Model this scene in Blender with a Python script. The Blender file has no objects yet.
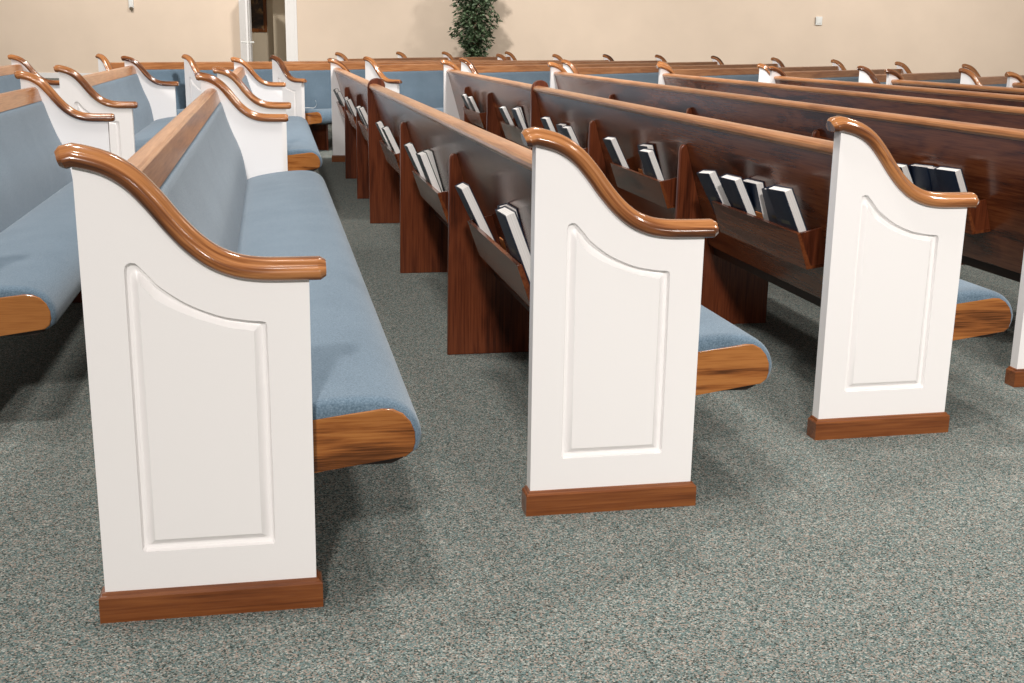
import bpy, bmesh, math, random
from mathutils import Matrix, Vector
C = bpy.context.scene.collection
rnd = random.Random(7)

# ------------------------------------------------------------------ materials
def srgb(r, g, b):
    f = lambda c: (c/255/12.92) if c/255 <= .04045 else ((c/255+.055)/1.055)**2.4
    return (f(r), f(g), f(b), 1)

def mat(name):
    m = bpy.data.materials.new(name); m.use_nodes = True
    nt = m.node_tree; b = nt.nodes['Principled BSDF']
    return m, nt, b

def N(nt, typ, **kw):
    n = nt.nodes.new(typ)
    for k, v in kw.items():
        if k in n.inputs: n.inputs[k].default_value = v
        else: setattr(n, k, v)
    return n

def ramp(nt, stops):
    r = nt.nodes.new('ShaderNodeValToRGB'); e = r.color_ramp.elements
    while len(e) < len(stops): e.new(.5)
    for i, (p, c) in enumerate(stops): e[i].position = p; e[i].color = c
    return r

def plain(name, col, rough=.5, spec=.5):
    m, nt, b = mat(name)
    b.inputs['Base Color'].default_value = col; b.inputs['Roughness'].default_value = rough
    b.inputs['Specular IOR Level'].default_value = spec
    return m

def wood(name, dark, mid, light, axis='Y', rough=.25, coat=.4, uv=False, scale=1.0, figure=.5):
    """varnished oak: long soft figure, fine pores, grain running along one axis"""
    m, nt, b = mat(name); L = nt.links.new
    tc = N(nt, 'ShaderNodeTexCoord'); oi = N(nt, 'ShaderNodeObjectInfo')
    mul = N(nt, 'ShaderNodeMath', operation='MULTIPLY'); L(oi.outputs['Random'], mul.inputs[0]); mul.inputs[1].default_value = 7.3
    add = N(nt, 'ShaderNodeVectorMath', operation='ADD')
    L(tc.outputs['UV' if uv else 'Object'], add.inputs[0]); L(mul.outputs[0], add.inputs[1])
    long = {'X': (.12, 1, 1), 'Y': (1, .12, 1), 'Z': (1, 1, .12)}[axis]
    mp = N(nt, 'ShaderNodeMapping'); L(add.outputs[0], mp.inputs['Vector']); mp.inputs['Scale'].default_value = [s*scale for s in long]
    n1 = N(nt, 'ShaderNodeTexNoise', Scale=11.0, Detail=4.0, Roughness=.55, Distortion=.7); L(mp.outputs[0], n1.inputs['Vector'])
    # cathedral rings out of the noise height
    rg = N(nt, 'ShaderNodeMath', operation='MULTIPLY'); L(n1.outputs['Fac'], rg.inputs[0]); rg.inputs[1].default_value = 14
    sn = N(nt, 'ShaderNodeMath', operation='SINE'); L(rg.outputs[0], sn.inputs[0])
    m1 = N(nt, 'ShaderNodeMath', operation='MULTIPLY_ADD'); L(sn.outputs[0], m1.inputs[0]); m1.inputs[1].default_value = .22*figure; m1.inputs[2].default_value = .5
    pore = {'X': (.03, 1, 1), 'Y': (1, .03, 1), 'Z': (1, 1, .03)}[axis]
    mp2 = N(nt, 'ShaderNodeMapping'); L(add.outputs[0], mp2.inputs['Vector']); mp2.inputs['Scale'].default_value = [s*scale for s in pore]
    n2 = N(nt, 'ShaderNodeTexNoise', Scale=170.0, Detail=3.0, Roughness=.6); L(mp2.outputs[0], n2.inputs['Vector'])
    m2 = N(nt, 'ShaderNodeMath', operation='MULTIPLY_ADD'); L(n2.outputs['Fac'], m2.inputs[0]); m2.inputs[1].default_value = .9; m2.inputs[2].default_value = -.45
    s = N(nt, 'ShaderNodeMath', operation='ADD'); L(m1.outputs[0], s.inputs[0]); L(m2.outputs[0], s.inputs[1])
    r = ramp(nt, [(.2, dark), (.5, mid), (.8, light)]); L(s.outputs[0], r.inputs[0])
    L(r.outputs[0], b.inputs['Base Color'])
    b.inputs['Roughness'].default_value = rough; b.inputs['Specular IOR Level'].default_value = .32
    b.inputs['Coat Weight'].default_value = coat; b.inputs['Coat Roughness'].default_value = .12
    bp = N(nt, 'ShaderNodeBump', Strength=.06, Distance=.002); L(n2.outputs['Fac'], bp.inputs['Height']); L(bp.outputs[0], b.inputs['Normal'])
    return m

M = {}
def _white():
    m, nt, b = mat('white_paint'); L = nt.links.new
    b.inputs['Base Color'].default_value = (.87, .845, .84, 1); b.inputs['Roughness'].default_value = .38
    tc = N(nt, 'ShaderNodeTexCoord'); n = N(nt, 'ShaderNodeTexNoise', Scale=140.0, Detail=2.0)
    L(tc.outputs['Object'], n.inputs['Vector'])
    bp = N(nt, 'ShaderNodeBump', Strength=.05, Distance=.001); L(n.outputs['Fac'], bp.inputs['Height']); L(bp.outputs[0], b.inputs['Normal'])
    return m
M['white'] = _white()
M['cap'] = wood('oak_cap', srgb(66, 32, 12), srgb(124, 72, 34), srgb(172, 114, 66), 'X', .2, .8, uv=True, figure=1.2)
M['rail'] = wood('oak_rail', srgb(126, 76, 40), srgb(166, 108, 64), srgb(192, 136, 90), 'Y', .28, .4)
M['seat_wood'] = wood('oak_seat_end', srgb(80, 42, 14), srgb(140, 82, 36), srgb(168, 108, 54), 'X', .25, .4, figure=1.3, scale=1.5)
M['plinth'] = wood('oak_plinth', srgb(76, 38, 15), srgb(114, 62, 29), srgb(138, 82, 42), 'X', .28, .4)
M['back'] = wood('dark_oak_veneer', srgb(58, 26, 13), srgb(94, 46, 25), srgb(124, 68, 38), 'Y', .22, .12, figure=1.1)
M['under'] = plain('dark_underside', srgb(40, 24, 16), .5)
M['leg'] = wood('dark_oak_upright', srgb(52, 22, 11), srgb(88, 41, 22), srgb(114, 58, 33), 'Z', .28, .15, figure=.8)

def _fabric():
    m, nt, b = mat('blue_upholstery'); L = nt.links.new
    tc = N(nt, 'ShaderNodeTexCoord')
    n = N(nt, 'ShaderNodeTexNoise', Scale=260.0, Detail=2.0, Roughness=.6); L(tc.outputs['Object'], n.inputs['Vector'])
    n2 = N(nt, 'ShaderNodeTexNoise', Scale=5.0, Detail=3.0); L(tc.outputs['Object'], n2.inputs['Vector'])
    mx = N(nt, 'ShaderNodeMath', operation='MULTIPLY_ADD'); L(n2.outputs['Fac'], mx.inputs[0]); mx.inputs[1].default_value = .25; L(n.outputs['Fac'], mx.inputs[2])
    r = ramp(nt, [(.4, srgb(78, 97, 112)), (.62, srgb(96, 116, 132)), (.85, srgb(115, 133, 148))]); L(mx.outputs[0], r.inputs[0])
    L(r.outputs[0], b.inputs['Base Color'])
    b.inputs['Roughness'].default_value = .9; b.inputs['Specular IOR Level'].default_value = .15
    b.inputs['Sheen Weight'].default_value = .25; b.inputs['Sheen Roughness'].default_value = .5
    bp = N(nt, 'ShaderNodeBump', Strength=.35, Distance=.003); L(n.outputs['Fac'], bp.inputs['Height']); L(bp.outputs[0], b.inputs['Normal'])
    return m
M['fabric'] = _fabric()

def _carpet():
    m, nt, b = mat('speckled_carpet'); L = nt.links.new
    tc = N(nt, 'ShaderNodeTexCoord')
    v = N(nt, 'ShaderNodeTexVoronoi', Scale=330.0); L(tc.outputs['Object'], v.inputs['Vector'])
    sp = N(nt, 'ShaderNodeSeparateColor'); L(v.outputs['Color'], sp.inputs[0])
    r = ramp(nt, [(0, srgb(58, 64, 61)), (.16, srgb(84, 98, 96)), (.38, srgb(103, 121, 120)), (.58, srgb(126, 130, 125)), (.74, srgb(142, 130, 121)), (.9, srgb(160, 163, 157))])
    r.color_ramp.interpolation = 'CONSTANT'
    L(sp.outputs[0], r.inputs[0])
    n = N(nt, 'ShaderNodeTexNoise', Scale=55.0, Detail=3.0); L(tc.outputs['Object'], n.inputs['Vector'])
    r2 = ramp(nt, [(.3, (.84, .83, .82, 1)), (.7, (1.1, 1.08, 1.07, 1))]); L(n.outputs['Fac'], r2.inputs[0])
    mx = N(nt, 'ShaderNodeMix', data_type='RGBA', blend_type='MULTIPLY'); mx.inputs[0].default_value = 1
    L(r.outputs[0], mx.inputs[6]); L(r2.outputs[0], mx.inputs[7]); L(mx.outputs[2], b.inputs['Base Color'])
    b.inputs['Roughness'].default_value = .95; b.inputs['Specular IOR Level'].default_value = .1
    bp = N(nt, 'ShaderNodeBump', Strength=.25, Distance=.003); L(v.outputs['Distance'], bp.inputs['Height']); L(bp.outputs[0], b.inputs['Normal'])
    return m
M['carpet'] = _carpet()

def _wallpaint(name, col):
    m, nt, b = mat(name); L = nt.links.new
    tc = N(nt, 'ShaderNodeTexCoord'); n = N(nt, 'ShaderNodeTexNoise', Scale=1.2, Detail=3.0); L(tc.outputs['Object'], n.inputs['Vector'])
    c1 = tuple(x*.97 for x in col[:3])+(1,); c2 = tuple(x*1.03 for x in col[:3])+(1,)
    r = ramp(nt, [(.3, c1), (.7, c2)]); L(n.outputs['Fac'], r.inputs[0]); L(r.outputs[0], b.inputs['Base Color'])
    b.inputs['Roughness'].default_value = .8; b.inputs['Specular IOR Level'].default_value = .2
    n2 = N(nt, 'ShaderNodeTexNoise', Scale=90.0); L(tc.outputs['Object'], n2.inputs['Vector'])
    bp = N(nt, 'ShaderNodeBump', Strength=.08, Distance=.003); L(n2.outputs['Fac'], bp.inputs['Height']); L(bp.outputs[0], b.inputs['Normal'])
    return m
M['wall'] = _wallpaint('beige_wall', srgb(227, 208, 188))
M['hall'] = _wallpaint('hall_wall', srgb(214, 200, 176))
M['trim'] = plain('white_trim', (.84, .82, .8, 1), .4)
M['navy'] = plain('navy_book_cloth', srgb(18, 32, 54), .45, .3)
M['teal'] = plain('dark_green_book_cloth', srgb(24, 42, 46), .45, .3)
M['bookgold'] = plain('gilt_title', srgb(78, 74, 60), .4)
M['card'] = plain('orange_card', srgb(176, 104, 48), .6)
M['metal'] = plain('brushed_metal', srgb(190, 188, 180), .3); M['metal'].node_tree.nodes['Principled BSDF'].inputs['Metallic'].default_value = .8
M['darkmetal'] = plain('dark_metal', srgb(96, 84, 66), .4)
M['plastic'] = plain('white_plastic', (.8, .8, .77, 1), .4)
M['paper'] = plain('white_paper', (.88, .88, .86, 1), .6)
def _pages():
    m, nt, b = mat('book_pages'); L = nt.links.new
    tc = N(nt, 'ShaderNodeTexCoord'); mp = N(nt, 'ShaderNodeMapping'); L(tc.outputs['Object'], mp.inputs[0]); mp.inputs['Scale'].default_value = (900, 1, 1)
    n = N(nt, 'ShaderNodeTexNoise', Scale=1.0); L(mp.outputs[0], n.inputs['Vector'])
    r = ramp(nt, [(.35, (.72, .69, .66, 1)), (.65, (.9, .88, .86, 1))]); L(n.outputs['Fac'], r.inputs[0]); L(r.outputs[0], b.inputs['Base Color'])
    b.inputs['Roughness'].default_value = .55
    return m
M['pages'] = _pages()
def _leaf():
    m, nt, b = mat('ficus_leaf'); L = nt.links.new
    tc = N(nt, 'ShaderNodeTexCoord'); n = N(nt, 'ShaderNodeTexNoise', Scale=14.0, Detail=2.0); L(tc.outputs['Object'], n.inputs['Vector'])
    r = ramp(nt, [(.35, srgb(34, 46, 28)), (.52, srgb(72, 92, 62)), (.7, srgb(146, 164, 136))]); L(n.outputs['Fac'], r.inputs[0]); L(r.outputs[0], b.inputs['Base Color'])
    b.inputs['Roughness'].default_value = .35
    return m
M['leaf'] = _leaf()
M['bark'] = plain('bark', srgb(104, 82, 60), .85)
M['basket'] = plain('wicker', srgb(150, 112, 70), .8)
def _picture():
    m, nt, b = mat('dark_picture'); L = nt.links.new
    tc = N(nt, 'ShaderNodeTexCoord'); n = N(nt, 'ShaderNodeTexNoise', Scale=5.0, Detail=3.0, Distortion=1.0); L(tc.outputs['Object'], n.inputs['Vector'])
    r = ramp(nt, [(.4, srgb(34, 26, 20)), (.55, srgb(62, 44, 32)), (.68, srgb(140, 108, 66))]); L(n.outputs['Fac'], r.inputs[0]); L(r.outputs[0], b.inputs['Base Color'])
    b.inputs['Roughness'].default_value = .4
    return m
M['picture'] = _picture()
M['frame'] = wood('picture_frame_wood', srgb(70, 36, 16), srgb(112, 62, 28), srgb(150, 96, 48), 'Z', .3, .4)

# ------------------------------------------------------------------ mesh helpers
def mesh_of(name, bm, m, smooth=35):
    bmesh.ops.remove_doubles(bm, verts=bm.verts, dist=1e-6)
    bmesh.ops.recalc_face_normals(bm, faces=bm.faces)
    me = bpy.data.meshes.new(name); bm.to_mesh(me); bm.free()
    for x in (m if isinstance(m, (list, tuple)) else [m]): me.materials.append(x)
    if smooth:
        me.shade_smooth(); me.set_sharp_from_angle(angle=math.radians(smooth))
        for p in me.polygons:
            if abs(p.normal.y) > .9995: p.use_smooth = False
    return me

def link(name, me, parent=None, loc=None, rotz=None):
    o = bpy.data.objects.new(name, me); C.objects.link(o)
    if parent: o.parent = parent
    if loc: o.location = loc
    if rotz is not None: o.rotation_euler = (0, 0, rotz)
    return o

def prism(bm, pts, y0, y1, bevel=0, segs=2):
    """closed outline in (x, z), extruded from y0 to y1"""
    a = [bm.verts.new((x, y0, z)) for x, z in pts]; b = [bm.verts.new((x, y1, z)) for x, z in pts]
    n = len(pts); f = [bm.faces.new(a), bm.faces.new(b[::-1])]
    for i in range(n): f.append(bm.faces.new((a[i], b[i], b[(i+1) % n], a[(i+1) % n])))
    if bevel:
        es = set(f[0].edges) | set(f[1].edges)
        bmesh.ops.bevel(bm, geom=list(es), offset=bevel, segments=segs, affect='EDGES', profile=.5)
    return f

def box(bm, lo, hi, bevel=0, mi=0):
    r = bmesh.ops.create_cube(bm, size=1)
    for v in r['verts']:
        v.co = [lo[i] + (v.co[i]+.5)*(hi[i]-lo[i]) for i in range(3)]
    fs = list({f for v in r['verts'] for f in v.link_faces})
    for f in fs: f.material_index = mi
    if bevel: bmesh.ops.bevel(bm, geom=list({e for f in fs for e in f.edges}), offset=bevel, segments=2, affect='EDGES', profile=.5)

def catmull(pts, n):
    out = []
    P = [pts[0]] + list(pts) + [pts[-1]]
    for i in range(1, len(P)-2):
        for j in range(n):
            t = j/n; p0, p1, p2, p3 = P[i-1:i+3]
            out.append(tuple(.5*((2*p1[k]) + (-p0[k]+p2[k])*t + (2*p0[k]-5*p1[k]+4*p2[k]-p3[k])*t*t + (-p0[k]+3*p1[k]-3*p2[k]+p3[k])*t**3) for k in range(len(p1))))
    out.append(tuple(pts[-1])); return out

# ------------------------------------------------------------------ the pew
# local frame: x = the way the sitter faces, y = along the pew away from its first end panel, z up
T = .038                                                    # end panel thickness
TOPCURVE = catmull([(-.002, .875), (.044, .862), (.082, .838), (.116, .801), (.146, .762), (.182, .722), (.222, .691), (.267, .672), (.312, .6645), (.36, .663), (.404, .663)], 4)
OUTER = [(0, .056)] + TOPCURVE + [(.402, .056)]
g_curve = catmull([(.098, .697), (.115, .678), (.135, .656), (.180, .624), (.235, .600), (.281, .590), (.316, .586)], 5)
i_curve = catmull([(.097, .668), (.110, .650), (.128, .631), (.180, .602), (.243, .579), (.28, .571), (.299, .568)], 5)

def groove_loops():
    o = [(.325, .142), (.322, .137), (.079, .137), (.074, .142), (.074, .30), (.074, .50), (.074, .688), (.077, .698), (.085, .702), (.093, .701)] + g_curve + [(.322, .584), (.324, .578), (.325, .45), (.325, .28)]
    i = [(.299, .162), (.298, .161), (.100, .161), (.099, .162), (.099, .30), (.098, .50), (.097, .655), (.097, .662), (.097, .666), (.097, .6675)] + i_curve + [(.2995, .5675), (.2995, .566), (.2995, .45), (.299, .28)]
    loops = []
    for t, d in ((0, 0), (.04, .0045), (.14, .0098), (.36, .0115), (.50, .0105), (.90, .0018), (1, .0)):
        loops.append([((1-t)*a[0]+t*b[0], (1-t)*a[1]+t*b[1], d) for a, b in zip(o, i)])
    return loops

def panel_mesh(flip=False):
    bm = bmesh.new()
    outer = [bm.verts.new((x, 0, z)) for x, z in OUTER]
    loops = [[bm.verts.new((x, d, z)) for x, z, d in lp] for lp in groove_loops()]
    n = len(loops[0])
    for a, b in zip(loops, loops[1:]):
        for k in range(n):
            bm.faces.new((a[k], a[(k+1) % n], b[(k+1) % n], b[k]))
    bm.faces.new(loops[-1])
    eo = [bm.edges.new((outer[k], outer[(k+1) % len(outer)])) for k in range(len(outer))]
    ei = [bm.edges.get((loops[0][k], loops[0][(k+1) % n])) for k in range(n)]
    bmesh.ops.triangle_fill(bm, edges=eo+ei, use_beauty=True, normal=(0, -1, 0))
    back = [bm.verts.new((x, T, z)) for x, z in OUTER]
    for k in range(len(outer)):
        bm.faces.new((outer[k], outer[(k+1) % len(outer)], back[(k+1) % len(outer)], back[k]))
    bm.faces.new(back)
    if flip:
        for v in bm.verts: v.co.y = -v.co.y
    return mesh_of('end_panel', bm, M['white'], 25)

CAPSEC = [(-.018, -.001), (-.028, .001), (-.0335, .007), (-.035, .0145), (-.033, .021), (-.028, .026), (-.0235, .0275), (-.0215, .030), (-.018, .0365), (-.011, .0395), (0, .0405)]
CAPSEC = CAPSEC + [(-a, b) for a, b in CAPSEC[-2::-1]]
def cap_mesh(flip=False):
    bm = bmesh.new(); uvl = bm.loops.layers.uv.new('UVMap')
    path = [(-.0195, .8690), (-.010, .8725)] + TOPCURVE[:-1] + [(.42, .663), (.436, .663)]
    rings = []; L = 0; info = []
    for i, (x, z) in enumerate(path):
        a = path[max(i-1, 0)]; b = path[min(i+1, len(path)-1)]
        tx, tz = b[0]-a[0], b[1]-a[1]; l = math.hypot(tx, tz); tx /= l; tz /= l
        if i: L += math.hypot(x-path[i-1][0], z-path[i-1][1])
        info.append((x, z, tx, tz, L))
    full = []
    x, z, tx, tz, l = info[0]; full.append((x+.0, z, tx, tz, l, .72)); full.append((x+.009*tx, z+.009*tz, tx, tz, l+.009, 1))
    for q in info[1:-1]: full.append(q+(1,))
    x, z, tx, tz, l = info[-1]; full.append((x-.011, z, tx, tz, l-.011, 1)); full.append((x, z, tx, tz, l, .70))
    cx, ch = 0, .02
    for x, z, tx, tz, l, s in full:
        nx, nz = -tz, tx; ring = []
        for a, h in CAPSEC:
            a2 = a*s; h2 = ch+(h-ch)*s
            ring.append(bm.verts.new((x+nx*h2, T/2+a2, z+nz*h2)))
        rings.append((ring, l))
    m = len(CAPSEC)
    for (r1, l1), (r2, l2) in zip(rings, rings[1:]):
        for k in range(m):
            f = bm.faces.new((r1[k], r1[(k+1) % m], r2[(k+1) % m], r2[k]))
            for lp, (u, v) in zip(f.loops, ((l1, k), (l1, k+1), (l2, k+1), (l2, k))): lp[uvl].uv = (u, v*.006)
    for r, l in (rings[0], rings[-1]):
        f = bm.faces.new(r)
        for lp, (a, h) in zip(f.loops, CAPSEC): lp[uvl].uv = (l+h*.3, a)
    if flip:
        for v in bm.verts: v.co.y = -v.co.y
    return mesh_of('cap_rail', bm, M['cap'], 40)

def plinth_mesh(flip=False):
    bm = bmesh.new(); e = .0115
    lv = [(e, 0), (e, .050), (e-.003, .0535), (.006, .0545), (.0045, .0585), (.001, .060)]
    rings = []
    for d, z in lv:
        rings.append([bm.verts.new(p) for p in ((-d, -d, z), (.4025+d, -d, z), (.4025+d, T+d*.3, z), (-d, T+d*.3, z))])
    for a, b in zip(rings, rings[1:]):
        for k in range(4): bm.faces.new((a[k], a[(k+1) % 4], b[(k+1) % 4], b[k]))
    bm.faces.new(rings[0]); bm.faces.new(rings[-1])
    if flip:
        for v in bm.verts: v.co.y = -v.co.y
    return mesh_of('plinth', bm, M['plinth'], 20)

PANEL = {f: panel_mesh(f) for f in (False, True)}
CAP = {f: cap_mesh(f) for f in (False, True)}
PLINTH = {f: plinth_mesh(f) for f in (False, True)}

SEATBASE = [(.186, .328), (.190, .287), (.21, .283), (.30, .268), (.56, .268), (.584, .279), (.50, .30), (.30, .32)]
SEATWOOD = [(.185, .343), (.402, .374), (.54, .3915), (.562, .3895), (.582, .379), (.597, .362), (.606, .340), (.607, .318), (.602, .300), (.588, .2885), (.402, .264), (.2, .238)]
CUSHION = catmull([(.19, .352), (.24, .378), (.33, .398), (.42, .409), (.50, .413), (.555, .407), (.592, .388), (.614, .360), (.622, .328), (.614, .298)], 3) + [(.59, .2835), (.402, .279), (.22, .296), (.192, .315)]
BACKREST = [(.068, .766), (.080, .770), (.092, .766)] + catmull([(.101, .752), (.119, .690), (.147, .61), (.171, .555), (.190, .50), (.204, .43), (.213, .36)], 3) + [(.183, .345)]
BX = lambda z, off=0: .035+(.785-z)*.28-off                     # rear face of the back at height z
BACK = [(BX(.799), .799), (BX(.335), .335), (BX(.325)+.004, .325), (BX(.325)+.026, .325), (BX(.345)+.034, .345), (BX(.799)+.030, .799)]
RAIL = [(.040, .798), (.029, .800), (.027, .8055), (.0225, .807), (.0205, .811), (.0205, .820), (.0235, .8265), (.032, .831), (.050, .8345), (.066, .8335), (.071, .829), (.0735, .829), (.077, .8255), (.0935, .768), (.090, .763), (.06, .765)]
LEG = [(.024, 0), (.430, 0), (.430, .274), (.30, .274), (.208, .289), (.192, .33), (BX(.335)+.012, .335), (BX(.70)+.010, .70), (.0575, .712), (.049, .7185), (.040, .717), (.033, .709), (.030, .695)]
JOINT = [(.016, 0), (.430, 0), (.430, .274), (.30, .274), (.208, .289), (.196, .345), (.186, .45), (.15, .56), (.11, .69), (.104, .78), (.117, .80), (.1165, .830), (.108, .849), (.093, .861), (.073, .867), (.050, .865), (.032, .855), (.018, .838), (.012, .815), (.012, .70)]

_cache = {}
def cached(key, fn):
    if key not in _cache: _cache[key] = fn()
    return _cache[key]
def prism_mesh(name, pts, y0, y1, m, bevel=0, smooth=40, segs=2):
    bm = bmesh.new(); prism(bm, pts, y0, y1, bevel, segs); return mesh_of(name, bm, m, smooth)

def cushion_mesh(y0, y1):
    # ends rounded over: rings pulled in along the outline's own normals
    bm = bmesh.new(); n = len(CUSHION); nor = []
    for k in range(n):
        (ax, az), (bx, bz) = CUSHION[k-1], CUSHION[(k+1) % n]
        l = math.hypot(bx-ax, bz-az); nor.append((-(bz-az)/l, (bx-ax)/l))
    rings = []
    prof = [(0, .024), (.0015, .0155), (.005, .0085), (.011, .0035), (.020, .0008), (.034, 0)]
    for y, d in [(y0+a, d) for a, d in prof] + [(y1-a, d) for a, d in prof[::-1]]:
        rings.append([bm.verts.new((x-nx*d, y, z-nz*d)) for (x, z), (nx, nz) in zip(CUSHION, nor)])
    for a, b in zip(rings, rings[1:]):
        for k in range(n): bm.faces.new((a[k], a[(k+1) % n], b[(k+1) % n], b[k]))
    bm.faces.new(rings[0]); bm.faces.new(rings[-1])
    return mesh_of('seat_cushion', bm, M['fabric'], 60)

def rack_meshes(L):
    top, bot, to, bo = .553, .443, .082, .074
    bm = bmesh.new()
    fo = [(BX(top, to), top), (BX(top, to)+.010, top+.003), (BX(bot, bo)+.011, bot+.010), (BX(bot)+.001, bot+.022), (BX(bot)+.001, bot+.010), (BX(bot, bo), bot)]
    prism(bm, fo, 0, L, .0012, 1)
    front = mesh_of('book_rack', bm, M['back'], 30)
    bm = bmesh.new()
    prism(bm, [(BX(top, to)+.004, top+.0005), (BX(top)+.001, top+.018), (BX(bot)+.001, bot+.012), (BX(bot, bo)+.003, bot+.004)], 0, .011, .0012, 1)
    end = mesh_of('end_board', bm, M['leg'], 30)
    return front, end

def pew(x, y, rot, L, label, group, legs=(), joints=(), racks=(), near_rot=0, joint_near=True):
    root = bpy.data.objects.new('pew', None); C.objects.link(root)
    root.location = (x, y, 0); root.rotation_euler = (0, 0, rot); root.empty_display_size = .2
    root['label'] = label; root['category'] = 'pew'; root['group'] = group
    for flip, yy in ((False, 0), (True, L)):
        e = link('end_panel', PANEL[flip], root, (0, yy, 0), near_rot if not flip else 0)
        link('cap_rail', CAP[flip], e); link('plinth', PLINTH[flip], e)
    k = round(L, 3)
    y0, y1 = T, L-T
    link('back_panel', cached(('b', k), lambda: prism_mesh('back_panel', BACK, y0, y1, M['back'], 0, 30)), root)
    link('top_rail', cached(('r', k), lambda: prism_mesh('top_rail', RAIL, y0, y1, M['rail'], 0, 24)), root)
    link('backrest', cached(('c', k), lambda: prism_mesh('backrest', BACKREST, y0+.001, y1-.001, M['fabric'], 0, 60)), root)
    link('seat_cushion', cached(('s', k), lambda: cushion_mesh(y0+.005, y1-.005)), root)
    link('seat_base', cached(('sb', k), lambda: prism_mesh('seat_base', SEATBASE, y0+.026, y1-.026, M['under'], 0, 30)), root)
    sw = cached('sw', lambda: prism_mesh('seat_end', SEATWOOD, 0, .022, M['seat_wood'], .0035, 40))
    for yy in (y0+.003, y1-.025):
        s = link('seat_end', sw, root, (0, yy, 0)); s['label'] = 'bare oak seat end below the blue cushion'
    lg = cached('leg', lambda: prism_mesh('leg', LEG, -.0125, .0125, M['leg'], .004, 40))
    jt = cached('joint', lambda: prism_mesh('divider', JOINT, -.016, .016, M['leg'], .005, 40))
    for v in legs: link('leg', lg, root, (0, v, 0))
    for v in joints: link('divider', jt, root, (0, v, 0))
    for a, b in racks:
        fr, en = cached(('rack', round(b-a, 2)), lambda: rack_meshes(round(b-a, 2)))
        r = link('book_rack', fr, root, (0, a, 0))
        for yy in (.0005, round(b-a, 2)-.0115):
            link('end_board', en, r, (0, yy, 0))
    return root

# ------------------------------------------------------------------ camera
cam = bpy.data.cameras.new('camera'); co = bpy.data.objects.new('camera', cam); C.objects.link(co)
Fv = Vector((.18774851, .95071843, -.24674879)); Rv = Vector((.98166315, -.19006132, .01463429)); Uv = Vector((.03298431, .24497176, .96896897))
mw = Matrix((Rv, Uv, -Fv)).transposed().to_4x4(); mw.translation = (0, 0, 1.10486); co.matrix_world = mw
cam.sensor_width = 36; cam.lens = 1194.692/1024*36; cam.shift_y = 1.3/1024; cam.clip_start = .05; cam.clip_end = 200
bpy.context.scene.camera = co

# ------------------------------------------------------------------ rows of pews
P, X0, Y0, S = .914, -.3411, 2.2088, .41445
near_g = 'pews facing right across the near part of the room'
far_g = 'pews of the far section seen from their fronts'
pews = {}
pews['A0'] = pew(X0-.012, Y0+.011, .0046, 6.518-Y0-.011, 'nearest pew at lower left, its full white end panel and long blue seat in view', near_g, legs=(1.5, 2.9))
pews['A-1'] = pew(X0-P+.006, 3.430, 0, 6.518-3.430, 'blue pew cut by the left edge of the photo, oak seat end showing', near_g, legs=(1.75,))
pews['B0'] = pew(X0, 7.643, 0, 10.978-7.643, 'short blue pew in line behind the nearest pew, across a gap', near_g, legs=(1.2, 2.3))
pews['B-1'] = pew(X0-P, 7.643, 0, 10.978-7.643, 'blue pew with raised-panel end in line behind the pew at the left edge', near_g, legs=(1.2, 2.3))
pews['B-2'] = pew(X0-2*P, 7.643, 0, 10.978-7.643, 'blue pew at far upper left, only its rail end and far cap showing', near_g, legs=(1.2, 2.3))
rows = {
 1: dict(x=X0+P-.007, y=Y0+S-.009, rot=.0085, far=11.02, nr=0, legs=(1.51, 3.057, 5.813, 7.05), joints=(4.661,), racks=((.28, 1.05), (1.72, 2.5), (3.22, 4.0), (4.84, 5.55), (6.0, 6.75), (7.25, 8.0)),
   label='white-ended pew in the middle foreground, with a tall rounded divider along its dark back'),
 2: dict(x=X0+2*P+.012, y=Y0+2*S, rot=.002, far=10.85, nr=.024, legs=(1.41, 2.78, 5.72, 6.8), joints=(4.10,), racks=((.27, 1.0), (1.60, 2.34), (2.98, 3.76), (4.32, 5.12), (6.0, 6.8)),
   label='white-ended pew at right, with five books in its nearest rack'),
 3: dict(x=X0+3*P+.001, y=Y0+3*S, rot=.006, far=10.41, nr=0, legs=(1.744, 3.479, 5.176), joints=(), racks=((.43, 1.18), (2.0, 2.75), (3.75, 4.5)),
   label='pew whose near white end panel is cut by the right edge of the photo'),
 4: dict(x=X0+4*P-.01, y=Y0+4*S, rot=.004, far=10.2, nr=0, legs=(1.7, 3.4), joints=(), racks=(), label='brown-backed pew one row behind the pew cut by the right edge'),
 5: dict(x=X0+5*P-.10, y=Y0+5*S, rot=.004, far=9.73, nr=0, legs=(1.7, 3.4), joints=(), racks=(), label='brown-backed pew two rows behind the pew cut by the right edge'),
 6: dict(x=X0+6*P-.30, y=Y0+6*S, rot=.004, far=9.07, nr=0, legs=(1.7, 3.2), joints=(), racks=(), label='brown-backed pew three rows behind the pew cut by the right edge'),
 7: dict(x=X0+7*P-.45, y=Y0+7*S, rot=.004, far=8.60, nr=0, legs=(1.5,), joints=(), racks=(), label='farthest brown-backed pew, only its rail end showing at the right edge'),
}
for k, r in rows.items():
    pews[k] = pew(r['x'], r['y'], r['rot'], r['far']-r['y'], r['label'], near_g, r['legs'], r['joints'], r['racks'], r['nr'])

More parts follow.
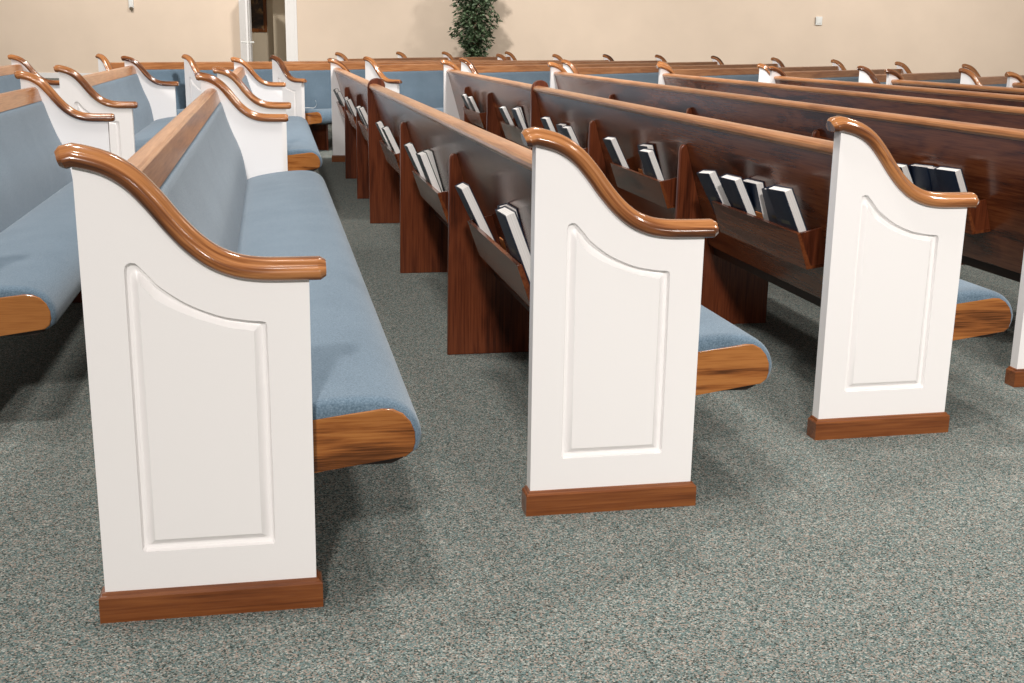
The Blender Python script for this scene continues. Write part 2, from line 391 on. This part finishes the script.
far_rows = [(-1.604, 11.919, -49.72, 5.882), (-0.849, 12.178, -49.53, 5.994), (-0.018, 12.219, -46.12, 6.344), (0.882, 12.144, -43.72, 6.525), (1.825, 12.06, -44.26, 6.087), (2.796, 11.765, -45.81, 5.227), (3.663, 11.389, -48.22, 4.26), (4.46, 10.824, -49.49, 3.441), (5.193, 10.271, -50.48, 2.714), (5.876, 9.728, -50.28, 2.191), (0.756, 15.128, -36.24, 2.76), (1.642, 16.582, -42.58, 2.812)]
ordw = ['first', 'second', 'third', 'fourth', 'fifth', 'sixth', 'seventh', 'eighth', 'ninth', 'tenth']
for i, (x, y, a, L) in enumerate(far_rows[:10]):
    pews[('F', i)] = pew(x, y, math.radians(a), L, 'white-ended blue pew of the far section, %s from the left along its near ends' % ordw[i], far_g, legs=(.30, L*.55), near_rot=-.04)
pews['G0'] = pew(*far_rows[10][:2], math.radians(far_rows[10][2]), far_rows[10][3], 'short rear pew left of the ficus tree, its cap above the long rails', far_g, legs=(1.2,))
pews['G1'] = pew(*far_rows[11][:2], math.radians(far_rows[11][2]), far_rows[11][3], 'rearmost short pew before the ficus tree, only its caps showing', far_g, legs=(1.2,))

# ------------------------------------------------------------------ books in the racks
BW, BH, BT = .145, .223, .030
def book_meshes(cover, h=BH, w=BW, t=BT):
    # local: x thickness (front cover at -t/2), y width (spine at +w), z height
    bm = bmesh.new(); c = .0028
    prof = [(-t/2, 0), (-t/2, w-.006), (-t/2+.003, w), (t/2-.003, w), (t/2, w-.006), (t/2, 0), (t/2-c, 0), (t/2-c, w-.006), (t/2-c-.002, w-c), (-t/2+c+.002, w-c), (-t/2+c, w-.006), (-t/2+c, 0)]
    a = [bm.verts.new((x, y, 0)) for x, y in prof]; b = [bm.verts.new((x, y, h)) for x, y in prof]
    n = len(prof); bm.faces.new(a); bm.faces.new(b)
    for k in range(n): bm.faces.new((a[k], a[(k+1) % n], b[(k+1) % n], b[k]))
    box(bm, (-t/2-.0003, w*.28, h*.53), (-t/2+.001, w*.72, h*.58), 0, 1)
    cov = mesh_of('book', bm, [cover, M['bookgold']], 30)
    bm = bmesh.new()
    box(bm, (-t/2+c, .003, .003), (t/2-c, w-c-.001, h-.003))
    return cov, mesh_of('pages', bm, M['pages'], 0)
BOOK = {(k, s): book_meshes(M[k], BH*s) for k in ('navy', 'teal') for s in (.9, 1, 1.06)}
TILT = math.atan(.28)
def book(row, y, off, tilt, lean, size, cover, label, group):
    cov, pg = BOOK[(cover, size)]
    o = bpy.data.objects.new('book', cov); C.objects.link(o)
    z0 = .464
    loc = Matrix.Translation((BX(z0, off), y, z0)) @ Matrix.Rotation(-TILT-tilt, 4, 'Y') @ Matrix.Rotation(-lean, 4, 'X')
    r = pews[row]; base = Matrix.Translation(r.location) @ Matrix.Rotation(r.rotation_euler.z, 4, 'Z')
    o.matrix_world = base @ loc
    o['label'] = label; o['category'] = 'book'; o['group'] = group
    link('pages', pg, o)
pew_say = {1: 'middle pew', 2: 'right pew', 3: 'pew beyond pew at right'}
rack_say = ['nearest rack', 'second rack from aisle', 'third rack from aisle', 'fourth rack from aisle', 'fifth rack from aisle', 'farthest rack']
# (row, rack): list of (y of the fore edge, distance of the book's middle from the pew back, lean, size, cover)
BOOKS = {
 (1, 0): [(.97, .030, .17, .05, 1, 'navy'), (.53, .0165, 0, .03, .9, 'navy'), (.27, .043, .09, .04, 1.06, 'navy')],
 (1, 1): [(2.42, .030, .16, .04, 1, 'teal'), (2.21, .0165, 0, .03, .9, 'teal'), (1.98, .043, .10, .05, 1, 'teal')],
 (1, 2): [(3.78, .030, .16, .04, 1, 'teal'), (3.40, .030, .17, .04, 1, 'teal')],
 (1, 3): [(5.22, .030, .16, .03, 1, 'teal'), (4.89, .030, .16, .04, 1.06, 'teal')],
 (1, 4): [(6.44, .030, .16, .04, 1, 'teal'), (6.10, .030, .16, .04, 1, 'teal')],
 (1, 5): [(7.80, .030, .16, .03, 1, 'teal'), (7.56, .030, .16, .04, 1.06, 'teal'), (7.29, .030, .16, .04, 1, 'teal')],
 (2, 0): [(.93, .030, .19, .10, 1, 'navy'), (.71, .031, .17, .03, 1, 'navy'), (.66, .0165, 0, .03, .9, 'navy'), (.46, .0165, .02, .05, .9, 'navy'), (.28, .043, .13, .06, 1.06, 'navy')],
 (2, 1): [(2.20, .030, .18, .06, 1.06, 'navy'), (1.82, .0165, .02, .05, 1, 'navy'), (1.66, .043, .12, .05, 1, 'navy')],
 (2, 2): [(3.56, .030, .16, .04, 1.06, 'navy'), (3.38, .0165, .04, .04, .9, 'navy'), (3.06, .030, .18, .06, 1, 'navy')],
 (2, 3): [(4.88, .030, .18, .06, 1, 'teal'), (4.60, .0165, .02, .04, 1, 'navy'), (4.40, .043, .12, .05, 1.06, 'navy')],
 (2, 4): [(6.58, .030, .16, .04, 1, 'teal'), (6.26, .030, .18, .06, 1, 'teal')],
 (3, 0): [(.86, .030, .17, .04, .9, 'navy'), (.735, .0165, .03, .05, .9, 'navy'), (.60, .0165, .02, .03, .9, 'navy'), (.465, .043, .11, .04, 1, 'navy')],
}
for (row, rk), lst in BOOKS.items():
    n = len(lst)
    posn = {1: ['only'], 2: ['left', 'right'], 3: ['left', 'middle', 'right'], 4: ['left', 'second', 'third', 'right'], 5: ['leftmost', 'second', 'thin third', 'fourth', 'rightmost']}[n]
    for (y, off, tilt, lean, size, cov), p in zip(lst, posn):
        book(row, y, off, tilt, lean, size, cov, 'navy book with white pages, %s one in %s of %s' % (p, rack_say[rk], pew_say[row]), 'books in the pew racks')

def card(row, y, off, label):
    bm = bmesh.new(); box(bm, (-.002, 0, 0), (.002, .05, .105), .0008)
    o = bpy.data.objects.new('card', mesh_of('card', bm, M['card'], 0)); C.objects.link(o)
    r = pews[row]; z0 = .464
    o.matrix_world = Matrix.Translation(r.location) @ Matrix.Rotation(r.rotation_euler.z, 4, 'Z') @ Matrix.Translation((BX(z0, off), y, z0)) @ Matrix.Rotation(-TILT, 4, 'Y')
    o['label'] = label; o['category'] = 'card'; o['group'] = 'cards in the pew racks'
card(2, .61, .052, 'orange card between the books in the nearest rack of pew at right')
card(2, 1.93, .052, 'orange card left of two books in second rack of pew at right')
card(1, .60, .052, 'orange card between the books in nearest rack of middle foreground pew')

# ------------------------------------------------------------------ setting: floor, far wall, doorway
def struct(name, bm, m, Mx=None, smooth=0):
    o = link(name, mesh_of(name, bm, m, smooth)); o['kind'] = 'structure'
    if Mx: o.matrix_world = Mx
    return o
WF = Matrix.Rotation(-.19497, 4, 'Z')                    # wall frame: x along the wall, y away from the camera
D = 30.0
bm = bmesh.new(); box(bm, (-26, -8, -.1), (26, 34, 0)); struct('floor', bm, M['carpet'], WF)
DL, DR, DH = -6.495, -5.581, 2.10
bm = bmesh.new(); H = 6.2
box(bm, (-26, D, 0), (DL, D+.15, H)); box(bm, (DR, D, 0), (26, D+.15, H)); box(bm, (DL, D, DH), (DR, D+.15, H))
struct('wall_back', bm, M['wall'], WF)
bm = bmesh.new(); box(bm, (-26, D-.02, 0), (DL-.235, D-.001, .13)); struct('baseboard_left', bm, M['trim'], WF)
bm = bmesh.new(); box(bm, (DR+.25, D-.02, 0), (26, D-.001, .13)); struct('baseboard_right', bm, M['trim'], WF)
bm = bmesh.new()   # casing round the doorway and the lining of the opening
for a, b in ((DL-.235, DL), (DR+.03, DR+.25)):
    box(bm, (a, D-.025, 0), (b, D-.001, DH+.2), .006); box(bm, (a+.05, D-.034, 0), (b-.06, D-.02, DH+.2), .004)
box(bm, (DL-.235, D-.025, DH), (DR+.25, D-.001, DH+.2), .006)
box(bm, (DR-.03, D-.02, 0), (DR+.03, D+.16, DH)); box(bm, (DL-.02, D-.02, 0), (DL+.02, D+.16, DH))
struct('trim_1', bm, M['trim'], WF)
bm = bmesh.new()   # hallway beyond
box(bm, (-9, D+1.7, 0), (-4.5, D+1.8, 3)); box(bm, (-6.12, D+1.05, 0), (-4.5, D+1.7, 3))
struct('wall_hall', bm, M['hall'], WF)
# open door leaf, edge on
dl = bpy.data.objects.new('door_1', None); C.objects.link(dl); dl['kind'] = 'structure'
dl.matrix_world = WF @ Matrix.Translation((DL-.04, D-.04, 0)) @ Matrix.Rotation(math.radians(-90+11.8-.2), 4, 'Z')
bm = bmesh.new(); box(bm, (0, -.022, .01), (.9, .022, DH-.01), .003); link('door_leaf', mesh_of('door_leaf', bm, M['trim'], 0), dl)
for s in (-1, 1):
    bm = bmesh.new()
    bmesh.ops.create_cone(bm, cap_ends=True, segments=20, radius1=.032, radius2=.03, depth=.012, matrix=Matrix.Translation((.84, s*.028, .93)) @ Matrix.Rotation(math.pi/2, 4, 'X'))
    bmesh.ops.create_cone(bm, cap_ends=True, segments=12, radius1=.02, radius2=.02, depth=.10, matrix=Matrix.Translation((.84, s*.075, .93)) @ Matrix.Rotation(math.pi/2, 4, 'X'))
    bmesh.ops.create_cone(bm, cap_ends=True, segments=12, radius1=.024, radius2=.018, depth=.13, matrix=Matrix.Translation((.79, s*.13, .93)) @ Matrix.Rotation(math.pi/2, 4, 'Y'))
    bmesh.ops.create_uvsphere(bm, u_segments=12, v_segments=8, radius=.025, matrix=Matrix.Translation((.85, s*.13, .93)))
    link('door_handle', mesh_of('door_handle', bm, M['plastic']), dl)
bm = bmesh.new(); box(bm, (DR-.036, D+.02, .86), (DR-.0295, D+.075, 1.02), .002); box(bm, (DR-.038, D+.035, .91), (DR-.034, D+.06, .97), 0)
o = link('trim_2', mesh_of('strike_plate', bm, M['darkmetal'], 0)); o.matrix_world = WF; o['kind'] = 'structure'

# picture in the hallway
fr = bpy.data.objects.new('framed_picture', None); C.objects.link(fr); fr.matrix_world = WF @ Matrix.Translation((-6.80, D+1.70, 1.17))
fr['label'] = 'dark framed picture on the hallway wall seen through the open doorway'; fr['category'] = 'picture'
bm = bmesh.new()
for lo, hi in (((-.40, -.035, 0), (-.31, 0, .95)), ((.31, -.035, 0), (.40, 0, .95)), ((-.31, -.035, 0), (.31, 0, .09)), ((-.31, -.035, .86), (.31, 0, .95))): box(bm, lo, hi, .008)
link('frame', mesh_of('frame', bm, M['frame'], 30), fr)
bm = bmesh.new(); box(bm, (-.315, -.018, .085), (.315, -.004, .865)); link('painting', mesh_of('painting', bm, M['picture'], 0), fr)

# two small devices on the far wall
def device(x, z, w, h, dark, label, cat, name):
    bm = bmesh.new(); box(bm, (-w/2, -.05, -h/2), (w/2, 0, h/2), .012); box(bm, (-w*.36, -.062, -h*.30), (w*.36, -.045, h*.34), .01)
    o = link(name, mesh_of(name, bm, M['plastic'], 30)); o.matrix_world = WF @ Matrix.Translation((x, D, z)); o['label'] = label; o['category'] = cat
    if dark:
        bm = bmesh.new(); box(bm, (-w*.2, -.10, -h/2-.05), (w*.36, -.02, -h/2+.03), .008); s = link('bracket', mesh_of('bracket', bm, M['darkmetal'], 30), o); s['label'] = 'dark bracket'
    else:
        bm = bmesh.new(); box(bm, (-w*.5-.006, -.04, -h*.4), (-w*.5+.002, -.01, h*.35), .002); link('grille', mesh_of('grille', bm, M['darkmetal'], 30), o)
device(-9.33, 1.80, .12, .24, True, 'small white wall device with dark bracket at top left of the far wall', 'wall device', 'wall_speaker')
device(7.31, 1.63, .16, .20, False, 'small white box on the beige far wall at right', 'wall device', 'thermostat')

# artificial ficus tree by the far wall
ft = bpy.data.objects.new('potted_ficus', None); C.objects.link(ft); ft.matrix_world = WF @ Matrix.Translation((-.99, 29.08, 0))
ft['label'] = 'green leafy ficus tree standing against the far wall'; ft['category'] = 'plant'
bm = bmesh.new()
for z0, z1, r0, r1 in ((0, .3, .17, .21), (.3, .33, .225, .225)):
    bmesh.ops.create_cone(bm, cap_ends=True, segments=28, radius1=r0, radius2=r1, depth=z1-z0, matrix=Matrix.Translation((0, 0, (z0+z1)/2)))
link('basket', mesh_of('basket', bm, M['basket'], 40), ft)
def tube(bm, pts, rad, seg=8):
    prev = None
    for i, p in enumerate(pts):
        a = Vector(pts[max(i-1, 0)]); b = Vector(pts[min(i+1, len(pts)-1)]); t = (b-a).normalized()
        u = t.orthogonal().normalized(); w = t.cross(u); r = rad[i]
        ring = [bm.verts.new(Vector(p)+u*math.cos(2*math.pi*k/seg)*r+w*math.sin(2*math.pi*k/seg)*r) for k in range(seg)]
        if prev:
            for k in range(seg): bm.faces.new((prev[k], prev[(k+1) % seg], ring[(k+1) % seg], ring[k]))
        else: bm.faces.new(ring)
        prev = ring
    bm.faces.new(prev)
bm = bmesh.new()
for k in range(3):
    ph = k*2.1
    tube(bm, [(.05*math.cos(ph+z*2.2), .05*math.sin(ph+z*2.2), z) for z in [.3+.1*j for j in range(14)]], [.024-.0009*j for j in range(14)])
tips = []
for k in range(26):
    z = .75+1.4*rnd.random(); ph = rnd.random()*6.28; r = .2+.25*rnd.random()*(1 if z > 1.1 else .5)
    tube(bm, [(0, 0, z-.15), (r*.5*math.cos(ph), r*.5*math.sin(ph), z), (r*math.cos(ph), r*math.sin(ph), z+.08)], [.01, .007, .004], 5)
link('trunk', mesh_of('trunk', bm, M['bark'], 40), ft)
bm = bmesh.new()
for k in range(2600):
    z = .68+1.85*rnd.random()**.9
    R = .25 if z < .85 else min(.54, .25+(z-.85)*.9)
    if z > 1.9: R = .54*math.sqrt(max(.05, 1-((z-1.9)/.75)**2))
    ph = rnd.random()*6.2832; r = R*math.sqrt(rnd.random())*(.75+.35*math.sin(ph*3+z*9))
    p = Vector((r*math.cos(ph), r*math.sin(ph), z))
    d = Vector((math.cos(ph)+rnd.gauss(0, .5), math.sin(ph)+rnd.gauss(0, .5), rnd.gauss(-.5, .4))).normalized()
    s = d.cross(Vector((rnd.gauss(0, .4), rnd.gauss(0, .4), 1))).normalized(); n = s.cross(d); l = .10+.045*rnd.random(); w = l*.27
    v = [bm.verts.new(q) for q in (p, p+d*l*.4+s*w-n*.006, p+d*l*.75+s*w*.7-n*.004, p+d*l, p+d*l*.75-s*w*.7-n*.004, p+d*l*.4-s*w-n*.006)]
    c1 = bm.verts.new(p+d*l*.45+n*.006)
    for a in range(6): bm.faces.new((c1, v[a], v[(a+1) % 6]))
me = bpy.data.meshes.new('foliage'); bm.to_mesh(me); bm.free(); me.materials.append(M['leaf'])
link('foliage', me, ft)

# white slip of paper with a curled end on a far seat
pf = pews[('F', 2)]
bm = bmesh.new(); prevv = None
for i in range(14):
    t = i/13
    x = .16*t if t < .55 else .088+.045*math.sin((t-.55)*5.2)
    z = .004+.004*math.sin(t*5) if t < .55 else .004+.045*(1-math.cos((t-.55)*5.2))
    cur = [bm.verts.new((x, -.022, z)), bm.verts.new((x, .022, z)), bm.verts.new((x, .022, z+.002)), bm.verts.new((x, -.022, z+.002))]
    if prevv:
        for k in range(4): bm.faces.new((prevv[k], prevv[(k+1) % 4], cur[(k+1) % 4], cur[k]))
    else: bm.faces.new(cur)
    prevv = cur
bm.faces.new(prevv)
o = link('paper_slip', mesh_of('paper_slip', bm, M['paper'], 60))
o.matrix_world = Matrix.Translation(pf.location) @ Matrix.Rotation(pf.rotation_euler.z, 4, 'Z') @ Matrix.Translation((.34, .06, .4135)) @ Matrix.Rotation(math.radians(45), 4, 'Z')
o['label'] = 'curled white paper slip on the blue seat beside a white end panel'; o['category'] = 'paper'

# ------------------------------------------------------------------ light
w = bpy.data.worlds.new('world'); bpy.context.scene.world = w; w.use_nodes = True
bg = w.node_tree.nodes['Background']; bg.inputs[0].default_value = (1, .925, .85, 1); bg.inputs[1].default_value = .30
def lamp(name, x, y, z, power, size, aim, spread=110, blend=.6, col=(1, .955, .91)):
    l = bpy.data.lights.new(name, 'SPOT'); l.energy = power; l.shadow_soft_size = size; l.color = col
    l.spot_size = math.radians(spread); l.spot_blend = blend
    o = bpy.data.objects.new(name, l); C.objects.link(o); o.location = (x, y, z)
    d = Vector(aim)-Vector((x, y, z)); o.rotation_euler = d.to_track_quat('-Z', 'Y').to_euler()
for args in ((3.4, -4.0, 4.6, 1330, .3, (3.4, 3.2, .3), 62, 1), (-1.2, -4.5, 5.0, 1850, .3, (.6, 3, .3)),        # behind the photographer
             (-.4, 2.4, 5.6, 560, .35, (0, 2.8, 0)), (-1.5, 5.2, 5.6, 280, .35, (0, 5.5, 0)), (1.8, 5.5, 5.6, 600, .35, (1.8, 6.0, 0)), (6, 5, 5.5, 600, .35, (5, 6, 0)),
             (1.8, 9.0, 5.5, 1500, .35, (1.5, 12, 0)), (-6.0, 9.0, 5.2, 1300, .35, (-1, 13, 0)),
             (-5, 24, 5.6, 1700, .35, (-6, 31.8, .8)), (2, 22.5, 5.6, 1600, .35, (2, 30.2, .8)), (9, 21, 5.6, 1500, .35, (9.7, 28.6, .8)), (16, 19.5, 5.6, 1550, .35, (17.6, 27, .8))):
    lamp('ceiling_spot', *args)

vs = bpy.context.scene.view_settings
bpy.context.scene.display_settings.display_device = 'sRGB'
vs.view_transform = 'Standard'; vs.look = 'None'; vs.exposure = 0; vs.gamma = 1; vs.use_curve_mapping = False
